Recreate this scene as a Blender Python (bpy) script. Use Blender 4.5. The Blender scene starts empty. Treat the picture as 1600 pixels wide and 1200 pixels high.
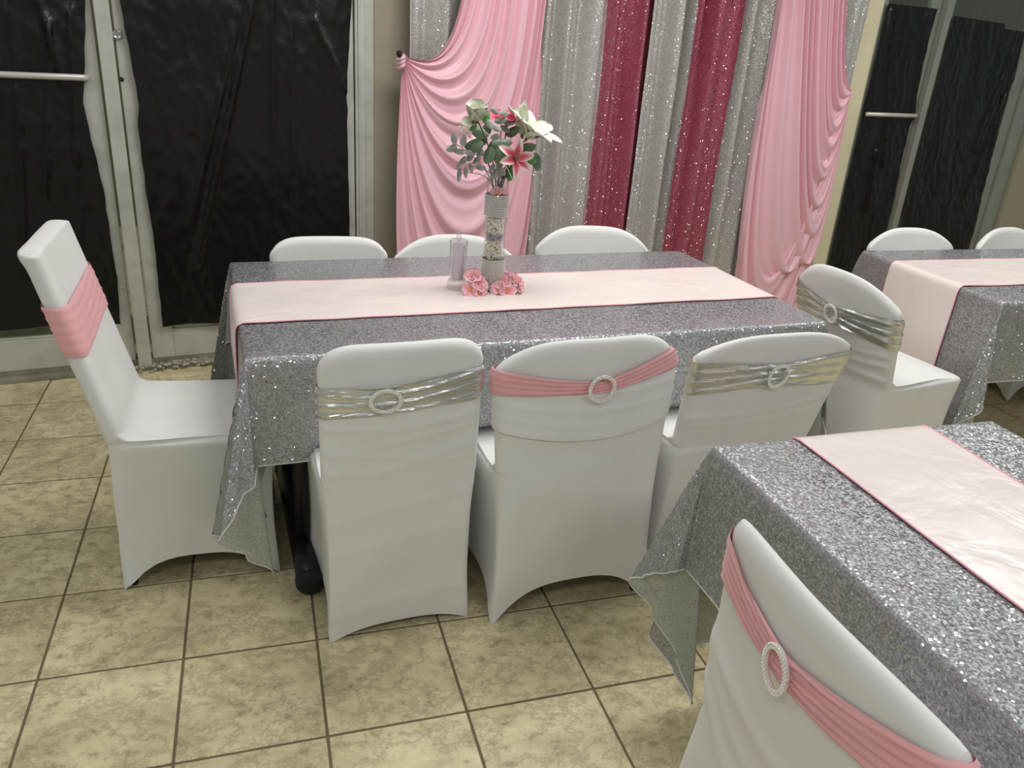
import bpy, bmesh, math, random
import numpy as np
from mathutils import Vector, Matrix, noise
random.seed(7)
sc = bpy.context.scene
C = sc.collection
PI = math.pi
R = math.radians

# ---------------------------------------------------------------- camera
F, YAW, PITCH, ROLL, HC = 1256.7, 0.320125, 0.406469, -0.0716936, 1.54
def cam_axes():
    cy, sy, cp, sp = math.cos(YAW), math.sin(YAW), math.cos(PITCH), math.sin(PITCH)
    f = Vector((sy*cp, cy*cp, -sp)); r = Vector((cy, -sy, 0)); d = f.cross(r)
    cr, sr = math.cos(ROLL), math.sin(ROLL)
    return cr*r + sr*d, -sr*r + cr*d, f
CR, CD, CF = cam_axes()
cam_d = bpy.data.cameras.new('camera'); cam = bpy.data.objects.new('camera', cam_d); C.objects.link(cam)
cam_d.sensor_width = 36; cam_d.sensor_fit = 'HORIZONTAL'; cam_d.lens = F/1600*36
cam_d.clip_start = 0.02; cam_d.clip_end = 60
m = Matrix((( CR.x, -CD.x, -CF.x, 0), (CR.y, -CD.y, -CF.y, 0), (CR.z, -CD.z, -CF.z, HC), (0, 0, 0, 1)))
cam.matrix_world = m
sc.camera = cam
def ray(px, py): return (px-800)*CR/F + (py-600)*CD/F + CF
def at_y(px, py, Y):
    D = ray(px, py); return D*(Y/D.y) + Vector((0, 0, HC))
def at_z(px, py, z):
    D = ray(px, py); return D*((z-HC)/D.z) + Vector((0, 0, HC))

# ---------------------------------------------------------------- world, lights, exposure
w = bpy.data.worlds.new('world'); sc.world = w; w.use_nodes = True
w.node_tree.nodes['Background'].inputs[0].default_value = (0.93, 0.98, 1.0, 1)
w.node_tree.nodes['Background'].inputs[1].default_value = 0.22
def area(name, loc, size, power, col=(1.0, 0.985, 0.955)):
    l = bpy.data.lights.new(name, 'AREA'); l.shape = 'RECTANGLE'; l.size, l.size_y = size; l.energy = power; l.color = col
    o = bpy.data.objects.new(name, l); C.objects.link(o); o.location = loc
    return o
for i, (x, y, p) in enumerate([(-1.5, 1.9, 8), (1.0, 2.5, 28), (3.4, 2.5, 26), (-0.7, -0.4, 15), (1.6, -0.7, 14), (4.0, -0.8, 10)]):
    area('ceiling_light_panel', (x, y, 2.75), (1.2, 0.6), p)
sc.view_settings.view_transform = 'Standard'; sc.view_settings.look = 'None'
sc.view_settings.gamma = 1.0; sc.view_settings.use_curve_mapping = False
sc.view_settings.exposure = 0.28

# ---------------------------------------------------------------- material helpers
def lin(c): return tuple(((v/255)/12.92 if v/255 <= .04045 else ((v/255+.055)/1.055)**2.4) for v in c)
class NT:
    def __init__(s, name):
        s.m = bpy.data.materials.new(name); s.m.use_nodes = True
        s.t = s.m.node_tree; s.b = s.t.nodes['Principled BSDF']; s.out = s.t.nodes['Material Output']
    def n(s, kind, **kw):
        o = s.t.nodes.new(kind)
        for k, v in kw.items(): setattr(o, k, v)
        return o
    def l(s, a, b): s.t.links.new(a, b)
    def set(s, **kw):
        for k, v in kw.items():
            i = s.b.inputs[k.replace('_', ' ')]
            i.default_value = (*v, 1) if isinstance(v, tuple) and len(v) == 3 else v
    def ramp(s, fac, stops):
        r = s.n('ShaderNodeValToRGB'); e = r.color_ramp.elements
        while len(e) < len(stops): e.new(.5)
        for el, (p, c) in zip(e, stops): el.position = p; el.color = (*c, 1)
        s.l(fac, r.inputs[0]); return r.outputs[0]
    def noise(s, vec, scale, detail=4, rough=.55, dist=0):
        n = s.n('ShaderNodeTexNoise'); n.inputs['Scale'].default_value = scale; n.inputs['Detail'].default_value = detail
        n.inputs['Roughness'].default_value = rough; n.inputs['Distortion'].default_value = dist
        if vec is not None: s.l(vec, n.inputs['Vector'])
        return n.outputs['Fac']
    def bump(s, h, strength, dist=.01):
        b = s.n('ShaderNodeBump'); b.inputs['Strength'].default_value = strength; b.inputs['Distance'].default_value = dist
        s.l(h, b.inputs['Height']); s.l(b.outputs[0], s.b.inputs['Normal']); return b
    def math(s, op, a, b=None, clamp=False):
        n = s.n('ShaderNodeMath', operation=op, use_clamp=clamp)
        for i, v in enumerate((a, b)):
            if v is None: continue
            if isinstance(v, (int, float)): n.inputs[i].default_value = v
            else: s.l(v, n.inputs[i])
        return n.outputs[0]
    def mix(s, fac, a, b):
        n = s.n('ShaderNodeMix', data_type='RGBA')
        if isinstance(fac, (int, float)): n.inputs[0].default_value = fac
        else: s.l(fac, n.inputs[0])
        for i, v in ((6, a), (7, b)):
            if isinstance(v, tuple): n.inputs[i].default_value = (*v, 1)
            else: s.l(v, n.inputs[i])
        return n.outputs[2]
M = {}
def plain(name, col, rough=.5, metal=0., bump=0, bscale=60, **kw):
    t = NT(name); t.set(Base_Color=lin(col), Roughness=rough, Metallic=metal, **kw)
    if bump:
        c = t.n('ShaderNodeTexCoord').outputs['Object']
        t.bump(t.noise(c, bscale, 3), bump, .004)
    M[name] = t.m; return t

# floor tile: travertine look
def tile_mat(name, grid):
    t = NT(name)
    geo = t.n('ShaderNodeNewGeometry').outputs['Position']
    oi = t.n('ShaderNodeObjectInfo').outputs['Random']
    comb = t.n('ShaderNodeCombineXYZ'); t.l(t.math('MULTIPLY', oi, 37), comb.inputs[0]); t.l(t.math('MULTIPLY', oi, 91), comb.inputs[2])
    add = t.n('ShaderNodeVectorMath', operation='ADD'); t.l(geo, add.inputs[0]); t.l(comb.outputs[0], add.inputs[1])
    st = t.n('ShaderNodeVectorMath', operation='MULTIPLY'); st.inputs[1].default_value = (1, 1.2, 1); t.l(add.outputs[0], st.inputs[0])
    v = st.outputs[0]
    big = t.noise(v, 5, 6, .62, .3); fine = t.noise(v, 22, 10, .72, 0); veins = t.noise(v, 8, 10, .72, .15)
    c1 = t.ramp(big, [(.30, lin((194, 181, 140))), (.5, lin((216, 203, 160))), (.72, lin((234, 222, 180)))])
    c2 = t.mix(t.ramp(fine, [(.34, (.75, .75, .75)), (.44, (.16, .16, .16)), (.53, (0, 0, 0))]), c1, lin((140, 130, 100)))
    c3 = t.mix(t.ramp(veins, [(.455, (0, 0, 0)), (.5, (.42, .42, .42)), (.54, (0, 0, 0))]), c2, lin((126, 116, 90)))
    c4 = t.mix(t.ramp(fine, [(.56, (0, 0, 0)), (.74, (.55, .55, .55))]), c3, lin((246, 236, 200)))
    if grid:
        sep = t.n('ShaderNodeSeparateXYZ'); t.l(geo, sep.inputs[0])
        g = []
        for ax, o, p in ((0, TX0, TS), (1, TY0, TS)):
            k = t.math('FRACT', t.math('ADD', t.math('DIVIDE', t.math('SUBTRACT', sep.outputs[ax], o), p), 100))
            g.append(t.math('LESS_THAN', t.math('ABSOLUTE', t.math('SUBTRACT', k, .5)), .5-.0035/p))
        c4 = t.mix(t.math('MULTIPLY', g[0], g[1]), lin((116, 102, 80)), c4)
    t.l(c4, t.b.inputs['Base Color']); t.set(Roughness=.42)
    t.bump(fine, .12, .003)
    M[name] = t.m
TX0, TY0, TS = 0.0862, 1.788, 0.3385
tile_mat('travertine_tile', False); tile_mat('floor_beyond', True)
plain('grout', (116, 102, 80), .9, bump=.2, bscale=200)

# fabrics
def fabric(name, col, rough=.75, sheen=.25, bump=.06, scale=900, spec=.25, mott=.06):
    t = NT(name); c = t.n('ShaderNodeTexCoord').outputs['Object']
    k = t.noise(c, 7, 3)
    t.l(t.mix(t.ramp(k, [(.3, (0, 0, 0)), (.7, (1, 1, 1))]), tuple(v*(1-mott) for v in lin(col)), lin(col)), t.b.inputs['Base Color'])
    t.set(Roughness=rough, Sheen_Weight=sheen, Sheen_Roughness=.4, Specular_IOR_Level=spec)
    t.bump(t.noise(c, scale, 1), bump, .001)
    M[name] = t.m; return t
fabric('white_spandex', (236, 235, 232), .62, .15)
fabric('white_spandex_cream', (240, 240, 236), .62, .15)
fabric('pink_spandex', (244, 182, 185), .65, .3)
def satin(name, col, rough, wr=.25, wscale=9, metal=0.0, aniso=0.0):
    t = NT(name); c = t.n('ShaderNodeTexCoord').outputs['Object']
    t.set(Base_Color=lin(col), Roughness=rough, Sheen_Weight=.2, Metallic=metal, Specular_IOR_Level=.55, Anisotropic=aniso)
    t.bump(t.noise(c, wscale, 3, .5, .6), wr, .02); M[name] = t.m; return t
satin('pink_satin', (240, 192, 203), .36, .05, 5)
satin('runner_satin', (242, 230, 224), .28, .30, 8)
plain('runner_edge', (246, 178, 188), .6)
t = plain('silver_lame', (226, 227, 222), .27, .85)
c = t.n('ShaderNodeTexCoord').outputs['Object']; mp = t.n('ShaderNodeMapping'); mp.inputs['Scale'].default_value = (9, 9, 70); t.l(c, mp.inputs[0]); t.bump(t.noise(mp.outputs[0], 1, 3, .5, 1.2), .55, .006)

def sequin(name, col, dark, cell=230, worm=62, tilt=.55, metal=.9, rough=.22, back=None, gapw=.05, vary=.5, sparkle=.06):
    t = NT(name)
    uv = t.n('ShaderNodeUVMap').outputs[0]
    vo = t.n('ShaderNodeTexVoronoi', voronoi_dimensions='2D'); vo.inputs['Scale'].default_value = cell; t.l(uv, vo.inputs['Vector'])
    sub = t.n('ShaderNodeVectorMath', operation='SUBTRACT'); t.l(vo.outputs['Color'], sub.inputs[0]); sub.inputs[1].default_value = (.5, .5, .5)
    mul = t.n('ShaderNodeVectorMath', operation='SCALE'); t.l(sub.outputs[0], mul.inputs[0]); mul.inputs['Scale'].default_value = tilt
    ad = t.n('ShaderNodeVectorMath', operation='ADD'); t.l(t.n('ShaderNodeNewGeometry').outputs['Normal'], ad.inputs[0]); t.l(mul.outputs[0], ad.inputs[1])
    nz = t.n('ShaderNodeVectorMath', operation='NORMALIZE'); t.l(ad.outputs[0], nz.inputs[0]); t.l(nz.outputs[0], t.b.inputs['Normal'])
    # vermicelli gaps between rows of sequins
    ns = t.n('ShaderNodeTexNoise', noise_dimensions='2D'); ns.inputs['Scale'].default_value = worm*.7; t.l(uv, ns.inputs['Vector'])
    dv = t.n('ShaderNodeVectorMath', operation='MULTIPLY_ADD'); t.l(ns.outputs['Color'], dv.inputs[0]); dv.inputs[1].default_value = (.012, .012, .012); t.l(uv, dv.inputs[2])
    v2 = t.n('ShaderNodeTexVoronoi', voronoi_dimensions='2D', feature='DISTANCE_TO_EDGE'); v2.inputs['Scale'].default_value = worm; t.l(dv.outputs[0], v2.inputs['Vector'])
    gap = t.math('LESS_THAN', v2.outputs['Distance'], gapw)
    sep = t.n('ShaderNodeSeparateXYZ'); t.l(vo.outputs['Color'], sep.inputs[0])
    hole = t.math('LESS_THAN', vo.outputs['Distance'], .14)
    spark = t.math('GREATER_THAN', sep.outputs[1], 1-sparkle)
    base = t.mix(t.math('MULTIPLY', sep.outputs[0], vary), lin(col), lin(tuple(v*.72 for v in col)))
    g = t.math('MAXIMUM', t.math('MULTIPLY', gap, .75), t.math('MULTIPLY', hole, .22))
    t.l(t.mix(g, base, lin(dark)), t.b.inputs['Base Color'])
    t.set(Roughness=rough, Coat_IOR=2.3, Coat_Roughness=.06)
    t.l(t.math('SUBTRACT', metal, t.math('MULTIPLY', g, metal*.8)), t.b.inputs['Metallic'])
    t.l(spark, t.b.inputs['Coat Weight'])
    m3 = t.n('ShaderNodeVectorMath', operation='SCALE'); t.l(sub.outputs[0], m3.inputs[0]); m3.inputs['Scale'].default_value = 1.15
    a3 = t.n('ShaderNodeVectorMath', operation='ADD'); t.l(t.n('ShaderNodeNewGeometry').outputs['Normal'], a3.inputs[0]); t.l(m3.outputs[0], a3.inputs[1])
    n3 = t.n('ShaderNodeVectorMath', operation='NORMALIZE'); t.l(a3.outputs[0], n3.inputs[0]); t.l(n3.outputs[0], t.b.inputs['Coat Normal'])
    if back:     # the reverse of the cloth: sheer mesh with the stitching
        d = t.n('ShaderNodeBsdfDiffuse'); t.l(t.mix(gap, lin(back), lin(tuple(v*.82 for v in back))), d.inputs[0])
        tr = t.n('ShaderNodeBsdfTransparent'); mx = t.n('ShaderNodeMixShader'); mx.inputs[0].default_value = .22; t.l(d.outputs[0], mx.inputs[1]); t.l(tr.outputs[0], mx.inputs[2])
        m2 = t.n('ShaderNodeMixShader'); t.l(t.n('ShaderNodeNewGeometry').outputs['Backfacing'], m2.inputs[0])
        t.l(t.b.outputs[0], m2.inputs[1]); t.l(mx.outputs[0], m2.inputs[2]); t.l(m2.outputs[0], t.out.inputs[0])
    M[name] = t.m
sequin('silver_sequin_cloth', (192, 194, 196), (104, 106, 106), cell=250, worm=125, tilt=.5, metal=.5, rough=.4, back=(190, 194, 184), gapw=.06, vary=.9, sparkle=.45)
sequin('silver_sequin_curtain', (208, 205, 200), (156, 153, 148), cell=230, worm=150, tilt=.4, metal=.3, rough=.34, gapw=.05, sparkle=.4)
sequin('raspberry_sequin', (180, 84, 106), (124, 48, 68), cell=230, worm=150, tilt=.4, metal=.3, rough=.36, gapw=.05, sparkle=.35)
plain('cloth_hem', (214, 216, 206), .6)

# metal, plastic, walls, glass
def wall_mat(name, col, rough=.6, dirt=.25, dcol=(80, 76, 62), spec=.4, metal=0):
    t = NT(name); c = t.n('ShaderNodeTexCoord').outputs['Object']
    k = t.noise(c, 6, 6, .65, .4)
    t.l(t.mix(t.ramp(k, [(.42, (0, 0, 0)), (.8, (dirt,)*3)]), lin(col), lin(dcol)), t.b.inputs['Base Color'])
    t.set(Roughness=rough, Specular_IOR_Level=spec, Metallic=metal); t.bump(t.noise(c, 120, 2), .04, .002); M[name] = t.m
wall_mat('aluminium', (204, 204, 194), .45, .35, metal=.25)
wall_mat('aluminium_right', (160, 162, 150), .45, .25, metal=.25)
wall_mat('dirty_sill', (150, 146, 128), .8, .9, (88, 82, 66))
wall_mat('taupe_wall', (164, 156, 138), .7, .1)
wall_mat('cream_wall', (240, 231, 194), .6, .08)
wall_mat('tan_wall', (176, 168, 146), .6, .08)
wall_mat('plaster_debris', (184, 178, 160), .9, .7, (120, 112, 92))
plain('chrome', (190, 190, 184), .2, .9)
plain('white_metal', (214, 214, 204), .35, .3)
plain('keyhole', (50, 46, 38), .5, .5)
plain('black_metal', (22, 22, 22), .4)
plain('black_rubber', (16, 16, 16), .6)
plain('plywood', (170, 160, 140), .6)
t = plain('black_plastic', (10, 10, 9), .32)
c = t.n('ShaderNodeTexCoord').outputs['Object']
mp = t.n('ShaderNodeMapping'); mp.inputs['Scale'].default_value = (1, 1, .55); t.l(c, mp.inputs[0])
k = t.math('ADD', t.noise(mp.outputs[0], 9, 5, .6, 1.4), t.math('MULTIPLY', t.noise(mp.outputs[0], 40, 3, .5, .8), .08))
t.bump(k, .30, .012); t.set(Specular_IOR_Level=.4)
def thin_glass(name, tint, rough=.03, refl=.9, base=.04, body=None, bodyw=0):
    t = NT(name); tr = t.n('ShaderNodeBsdfTransparent'); tr.inputs[0].default_value = (*tint, 1)
    gl = t.n('ShaderNodeBsdfGlossy'); gl.inputs['Roughness'].default_value = rough; gl.inputs[0].default_value = (.95, .95, .95, 1)
    fr = t.n('ShaderNodeLayerWeight'); fr.inputs['Blend'].default_value = .5
    k = t.math('ADD', t.math('MULTIPLY', t.math('POWER', fr.outputs['Facing'], 3.5), refl), base, True)
    mx = t.n('ShaderNodeMixShader'); t.l(k, mx.inputs[0]); t.l(tr.outputs[0], mx.inputs[1]); t.l(gl.outputs[0], mx.inputs[2]); last = mx
    if body:
        df = t.n('ShaderNodeBsdfDiffuse'); df.inputs[0].default_value = (*lin(body), 1); m2 = t.n('ShaderNodeMixShader'); m2.inputs[0].default_value = bodyw
        t.l(mx.outputs[0], m2.inputs[1]); t.l(df.outputs[0], m2.inputs[2]); last = m2
    t.l(last.outputs[0], t.out.inputs[0]); M[name] = t.m
thin_glass('window_glass', (.72, .77, .70), .04, .8, .05)
wall_mat('outside_panel', (120, 124, 104), .7, .2)
wall_mat('outside_ground', (96, 94, 82), .9, .4)

# ---------------------------------------------------------------- mesh helpers
def mesh_obj(name, verts, faces, mat, parent=None, smooth=True, uvs=None):
    me = bpy.data.meshes.new(name); me.from_pydata([tuple(v) for v in verts], [], faces); me.update()
    if uvs is not None:
        l = me.uv_layers.new(name='UVMap'); idx = np.zeros(len(me.loops), int); me.loops.foreach_get('vertex_index', idx)
        l.data.foreach_set('uv', np.asarray(uvs, float)[idx].ravel())
    if smooth: me.polygons.foreach_set('use_smooth', [True]*len(me.polygons))
    me.materials.append(M[mat]); o = bpy.data.objects.new(name, me); C.objects.link(o)
    if parent is not None: o.parent = parent
    return o
def bm_obj(name, bm, mat, parent=None, smooth=False):
    bmesh.ops.recalc_face_normals(bm, faces=bm.faces)
    me = bpy.data.meshes.new(name); bm.to_mesh(me); bm.free()
    if smooth: me.polygons.foreach_set('use_smooth', [True]*len(me.polygons))
    me.materials.append(M[mat]); o = bpy.data.objects.new(name, me); C.objects.link(o)
    if parent is not None: o.parent = parent
    return o
def add_box(bm, lo, hi, bev=0, mat=None):
    vs = [bm.verts.new((x, y, z)) for x in (lo[0], hi[0]) for y in (lo[1], hi[1]) for z in (lo[2], hi[2])]
    fs = [(0, 1, 3, 2), (4, 6, 7, 5), (0, 4, 5, 1), (2, 3, 7, 6), (0, 2, 6, 4), (1, 5, 7, 3)]
    faces = [bm.faces.new([vs[i] for i in f]) for f in fs]
    if bev:
        es = list({e for f in faces for e in f.edges}); r = bmesh.ops.bevel(bm, geom=es, offset=bev, segments=2, affect='EDGES', profile=.5)
        vs = list({v for f in r['faces'] for v in f.verts} | {v for v in vs if v.is_valid})
    if mat is not None: bmesh.ops.transform(bm, matrix=mat, verts=[v for v in vs if v.is_valid])
def add_lathe(bm, prof, seg=24, o=(0, 0, 0), axis=None):
    rot = Vector((0, 0, 1)).rotation_difference(Vector(axis)).to_matrix() if axis is not None else Matrix.Identity(3)
    o = Vector(o); rings = []
    for rr, z in prof:
        rings.append([bm.verts.new(o + rot @ Vector((rr*math.cos(2*PI*i/seg), rr*math.sin(2*PI*i/seg), z))) for i in range(seg)])
    for a, b in zip(rings, rings[1:]):
        for i in range(seg): bm.faces.new((a[i], a[(i+1) % seg], b[(i+1) % seg], b[i]))
    bm.faces.new(rings[0][::-1]); bm.faces.new(rings[-1])
def add_tube(bm, pts, rad, seg=8):
    pts = [Vector(p) for p in pts]; rings = []; up = Vector((0.3, .2, 1)).normalized()
    for i, p in enumerate(pts):
        d = (pts[min(i+1, len(pts)-1)] - pts[max(i-1, 0)]).normalized()
        a = d.cross(up)
        if a.length < .05: a = d.cross(Vector((1, 0, 0)))
        a.normalize(); b = d.cross(a); rr = rad[i] if isinstance(rad, (list, tuple)) else rad
        rings.append([bm.verts.new(p + rr*(a*math.cos(2*PI*k/seg) + b*math.sin(2*PI*k/seg))) for k in range(seg)])
    for a, b in zip(rings, rings[1:]):
        for i in range(seg): bm.faces.new((a[i], a[(i+1) % seg], b[(i+1) % seg], b[i]))
    bm.faces.new(rings[0][::-1]); bm.faces.new(rings[-1])
def tag(o, label, cat, group=None):
    o['label'] = label; o['category'] = cat
    if group: o['group'] = group
    return o
def struct(o): o['kind'] = 'structure'; return o
def thing(name, label, cat, loc=(0, 0, 0), rz=0, group=None):
    o = bpy.data.objects.new(name, None); C.objects.link(o); o.location = loc; o.rotation_euler = (0, 0, rz); o.empty_display_size = .1
    return tag(o, label, cat, group)
def grid_faces(nu, nv, closed_u=False):
    f = []
    for j in range(nv-1):
        for i in range(nu if closed_u else nu-1):
            a = j*nu+i; b = j*nu+(i+1) % nu; f.append((a, b, b+nu, a+nu))
    return f

# ---------------------------------------------------------------- floor
WA = 0.142968                                # the shop front stands at an angle to the tiles
WO = Vector((-1.13, 3.736, 0)); WU = Vector((math.cos(WA), math.sin(WA), 0)); WN = Vector((math.sin(WA), -math.cos(WA), 0))   # WN points into the room
def Wp(s, o, z): return WO + WU*s + WN*o + Vector((0, 0, z))
def wall_s(px, py, off=0):
    D = ray(px, py); P0 = WO + WN*off; c = Vector((0, 0, HC)); t = (P0-c).dot(WN)/D.dot(WN); Q = c + D*t
    return (Q-WO).dot(WU), Q.z
WM = Matrix(((WU.x, WN.x, 0, WO.x), (WU.y, WN.y, 0, WO.y), (0, 0, 1, 0), (0, 0, 0, 1)))
bm = bmesh.new(); add_box(bm, (-4, -3, -.12), (9, 7.2, -.005)); floor = struct(bm_obj('floor', bm, 'floor_beyond'))
bm = bmesh.new(); add_box(bm, (-2.3, .40, -.0049), (4.85, 4.6, -.003))
bm.normal_update(); gb = bm_obj('grout_bed', bm, 'grout', floor)
bm = bmesh.new(); hs = TS/2-.0032; add_box(bm, (-hs, -hs, -.004), (hs, hs, 0), .0022)
tile0 = bm_obj('tile', bm, 'travertine_tile', floor); first = True
for i in range(-6, 14):
    for j in range(-4, 8):
        cx, cy = TX0+(i+.5)*TS, TY0+(j+.5)*TS
        if (Vector((cx, cy, 0))-WO).dot(WN) < -.25 or cx < -2.25: continue
        o = tile0 if first else tile0.copy()
        if not first: C.objects.link(o); o.parent = floor
        first = False
        o.location = (cx, cy, random.uniform(-.0006, .0004)); o.rotation_euler = (random.uniform(-.0012, .0012), random.uniform(-.0012, .0012), 0)

# ---------------------------------------------------------------- shop front (wall coordinates: s along, o into the room, z up)
def wbox(name, boxes, mat, parent=None, bev=.003):
    bm = bmesh.new()
    for lo, hi in boxes: add_box(bm, lo, hi, bev)
    bmesh.ops.transform(bm, matrix=WM, verts=bm.verts)
    return bm_obj(name, bm, mat, parent)
ZT = 2.75
def B(s0, s1, o0, o1, z0, z1): return ((s0, o0, z0), (s1, o1, z1))
struct(wbox('trim_1', [B(-1.6, 1.70, -.10, .035, 0, .022), B(-1.6, 1.70, -.09, -.002, .02, .045)], 'dirty_sill'))
crumb = bmesh.new(); rc_ = random.Random(4)
for k in range(110):
    px_ = rc_.gauss(.66, .13); mtx = WM @ Matrix.Translation((px_, rc_.uniform(-.004, .06), rc_.uniform(.004, .016) if rc_.random() < .3 else .024)) @ Matrix.Diagonal((rc_.uniform(.004, .018), rc_.uniform(.004, .014), rc_.uniform(.002, .006), 1)) @ Matrix.Rotation(rc_.random()*6, 4, 'Z')
    bmesh.ops.create_icosphere(crumb, subdivisions=1, radius=1, matrix=mtx)
cr_ = bm_obj('plaster_crumbs', crumb, 'plaster_debris', bpy.data.objects['trim_1']); cr_['kind'] = 'stuff'
struct(wbox('trim_2', [B(.560, .617, -.10, .030, .02, ZT)], 'aluminium'))
struct(wbox('trim_3', [B(1.60, 1.645, -.09, .012, .02, ZT), B(1.645, 1.690, -.09, .0, .02, ZT), B(1.612, 1.622, .012, .02, .02, ZT)], 'aluminium'))
d1 = struct(wbox('door_1', [B(-.42, -.33, -.045, 0, .045, ZT), B(.455, .552, -.045, 0, .045, ZT), B(-.33, .455, -.045, 0, .045, .185), B(-.33, .455, -.045, 0, 2.1, 2.25)], 'aluminium'))
wbox('glazing_bead', [B(.437, .455, -.03, -.006, .185, 2.1), B(-.33, .455, -.03, -.006, .185, .197)], 'aluminium', d1)
wbox('pane', [B(-.335, .46, -.026, -.020, .18, 2.11)], 'window_glass', d1, 0)
def pushbar(s0, s1, z, o, door, rad, mat):
    bm = bmesh.new(); add_tube(bm, [Wp(s0, o, z), Wp(s1-.012, o, z), Wp(s1, o-.012, z), Wp(s1, 0, z)], rad, 12)
    return bm_obj('push_bar', bm, mat, door, True)
bs, bz = wall_s(147, 122, .05)
pushbar(-.38, .505, bz, .05, d1, .0125, 'white_metal')
def lock(s, z, rad, door, o=0.0):
    bm = bmesh.new(); add_lathe(bm, [(rad*1.05, 0), (rad*1.05, .006), (rad, .012), (rad*.78, .016), (rad*.7, .013), (rad*.3, .013)], 20, Wp(s, o, z), WN)
    return bm_obj('lock_cylinder', bm, 'chrome', door, True)
s_, z_ = wall_s(137, 53); lock(.478, z_, .017, d1)
d2 = struct(wbox('door_2', [B(.625, .722, -.045, 0, .045, ZT), B(1.505, 1.595, -.045, 0, .045, ZT), B(.722, 1.505, -.045, 0, .045, .185), B(.722, 1.505, -.045, 0, 2.1, 2.25)], 'aluminium'))
wbox('glazing_bead', [B(.722, .740, -.03, -.006, .185, 2.1), B(.722, 1.505, -.03, -.006, .185, .197)], 'aluminium', d2)
wbox('pane', [B(.718, 1.51, -.026, -.020, .18, 2.11)], 'window_glass', d2, 0)
s_, z_ = wall_s(183, 54); lock(s_, z_, .018, d2)
s_, z_ = wall_s(190, 124)
bm = bmesh.new(); add_lathe(bm, [(.009, 0), (.009, .004), (.005, .005)], 14, Wp(s_, 0, z_), WN); bm_obj('keyhole', bm, 'keyhole', d2, True)
# masonry between the doors
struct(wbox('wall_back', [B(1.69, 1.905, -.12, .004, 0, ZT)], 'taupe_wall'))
struct(wbox('wall_backdrop', [B(1.905, 4.79, -.12, .004, 0, ZT)], 'cream_wall'))
# right-hand doors
struct(wbox('trim_4', [B(4.79, 6.42, -.10, .03, 0, .03)], 'dirty_sill'))
struct(wbox('trim_5', [B(5.285, 5.335, -.10, .045, .03, ZT)], 'aluminium_right'))
struct(wbox('trim_6', [B(6.26, 6.36, -.10, .02, .03, ZT), B(6.36, 6.44, -.10, -.01, .03, ZT)], 'aluminium_right'))
d3 = struct(wbox('door_3', [B(4.79, 4.83, -.045, 0, .03, ZT), B(5.205, 5.280, -.045, 0, .03, ZT), B(4.83, 5.205, -.045, 0, .03, .17), B(4.83, 5.205, -.045, 0, 2.3, 2.45)], 'aluminium_right'))
wbox('pane', [B(4.825, 5.21, -.026, -.020, .16, 2.31)], 'window_glass', d3, 0)
bs, bz = wall_s(1430, 181, .05); pushbar(4.80, 5.25, bz, .05, d3, .0125, 'white_metal')
d4 = struct(wbox('door_4', [B(5.340, 5.40, -.045, 0, .03, ZT), B(6.16, 6.255, -.045, 0, .03, ZT), B(5.40, 6.16, -.045, 0, .03, .17), B(5.40, 6.16, -.045, 0, 2.3, 2.45)], 'aluminium_right'))
wbox('pane', [B(5.395, 6.165, -.026, -.020, .16, 2.31)], 'window_glass', d4, 0)
struct(wbox('wall_right', [B(6.44, 9.5, -.14, .02, 0, ZT)], 'tan_wall'))
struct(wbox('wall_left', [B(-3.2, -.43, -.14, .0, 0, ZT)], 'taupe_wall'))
# outside, behind the glass
og = struct(wbox('ground_outside', [B(-4, 12, -3.0, -.14, -.12, -.02)], 'outside_ground'))
ow = wbox('wall_outside', [B(-4+i*.62, -4+i*.62+.612, -3.1, -3.0, -.1, 3.2) for i in range(26)], 'outside_panel'); struct(ow)
area('outside_fill_light', tuple(Wp(3.5, -1.4, 2.9)), (5, .3), 26, (1, .98, .85))  # unseen fill light, added to brighten the panels and ground behind the glass

# ---- black plastic sheets: left / right edges given as wall points
def edge_curve(pts, off):
    q = [wall_s(x, y, off) for x, y in pts]; return sorted(q, key=lambda a: -a[1])
def interp(c, z):
    if z >= c[0][1]: return c[0][0] + (c[0][0]-c[1][0])/(c[0][1]-c[1][1])*(z-c[0][1])*.3
    for (s0, z0), (s1, z1) in zip(c, c[1:]):
        if z1 <= z <= z0: return s1 + (s0-s1)*(z-z1)/max(z0-z1, 1e-6)
    return c[-1][0]
def sheet(name, left, right, ztop, zbot, seed, label, off=.014, folds=(), nu=90, nv=130):
    L = edge_curve(left, off) if isinstance(left, list) else [(left, 3), (left, 0)]
    Rr = edge_curve(right, off) if isinstance(right, list) else [(right, 3), (right, 0)]
    V = []
    for j in range(nv):
        tv = j/(nv-1)
        for i in range(nu):
            u = i/(nu-1)
            zt = ztop(u) if callable(ztop) else ztop; zb = zbot(u) if callable(zbot) else zbot
            z = zb + (zt-zb)*tv
            s0, s1 = interp(L, z), interp(Rr, z)
            s0 += .004*noise.noise(Vector((z*14, seed, 0))); s1 += .004*noise.noise(Vector((z*14, seed+9, 0)))
            s = s0+(s1-s0)*u
            n1 = noise.noise(Vector((s*7, z*3.2, seed))); n2 = abs(noise.noise(Vector((s*16+z*4, z*9, seed+3))))
            o = off + .010*(n1+.6) + .005*(1-n2)**5 + .0018*(1-abs(noise.noise(Vector((s*34, z*20, seed)))))**5
            for (fa, fb, amp, wd) in folds:      # long creases
                a, b = fa, fb; t_ = (z-b[1])/(a[1]-b[1])
                if -.05 < t_ < 1.05:
                    sf = b[0]+(a[0]-b[0])*t_; o += amp*math.exp(-((s-sf)/wd)**2)
            V.append(Wp(s, o, z))
    ob = mesh_obj(name, V, grid_faces(nu, nv), 'black_plastic')
    return tag(ob, label, 'plastic sheet')
ws = lambda x, y: wall_s(x, y, .02)
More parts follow.
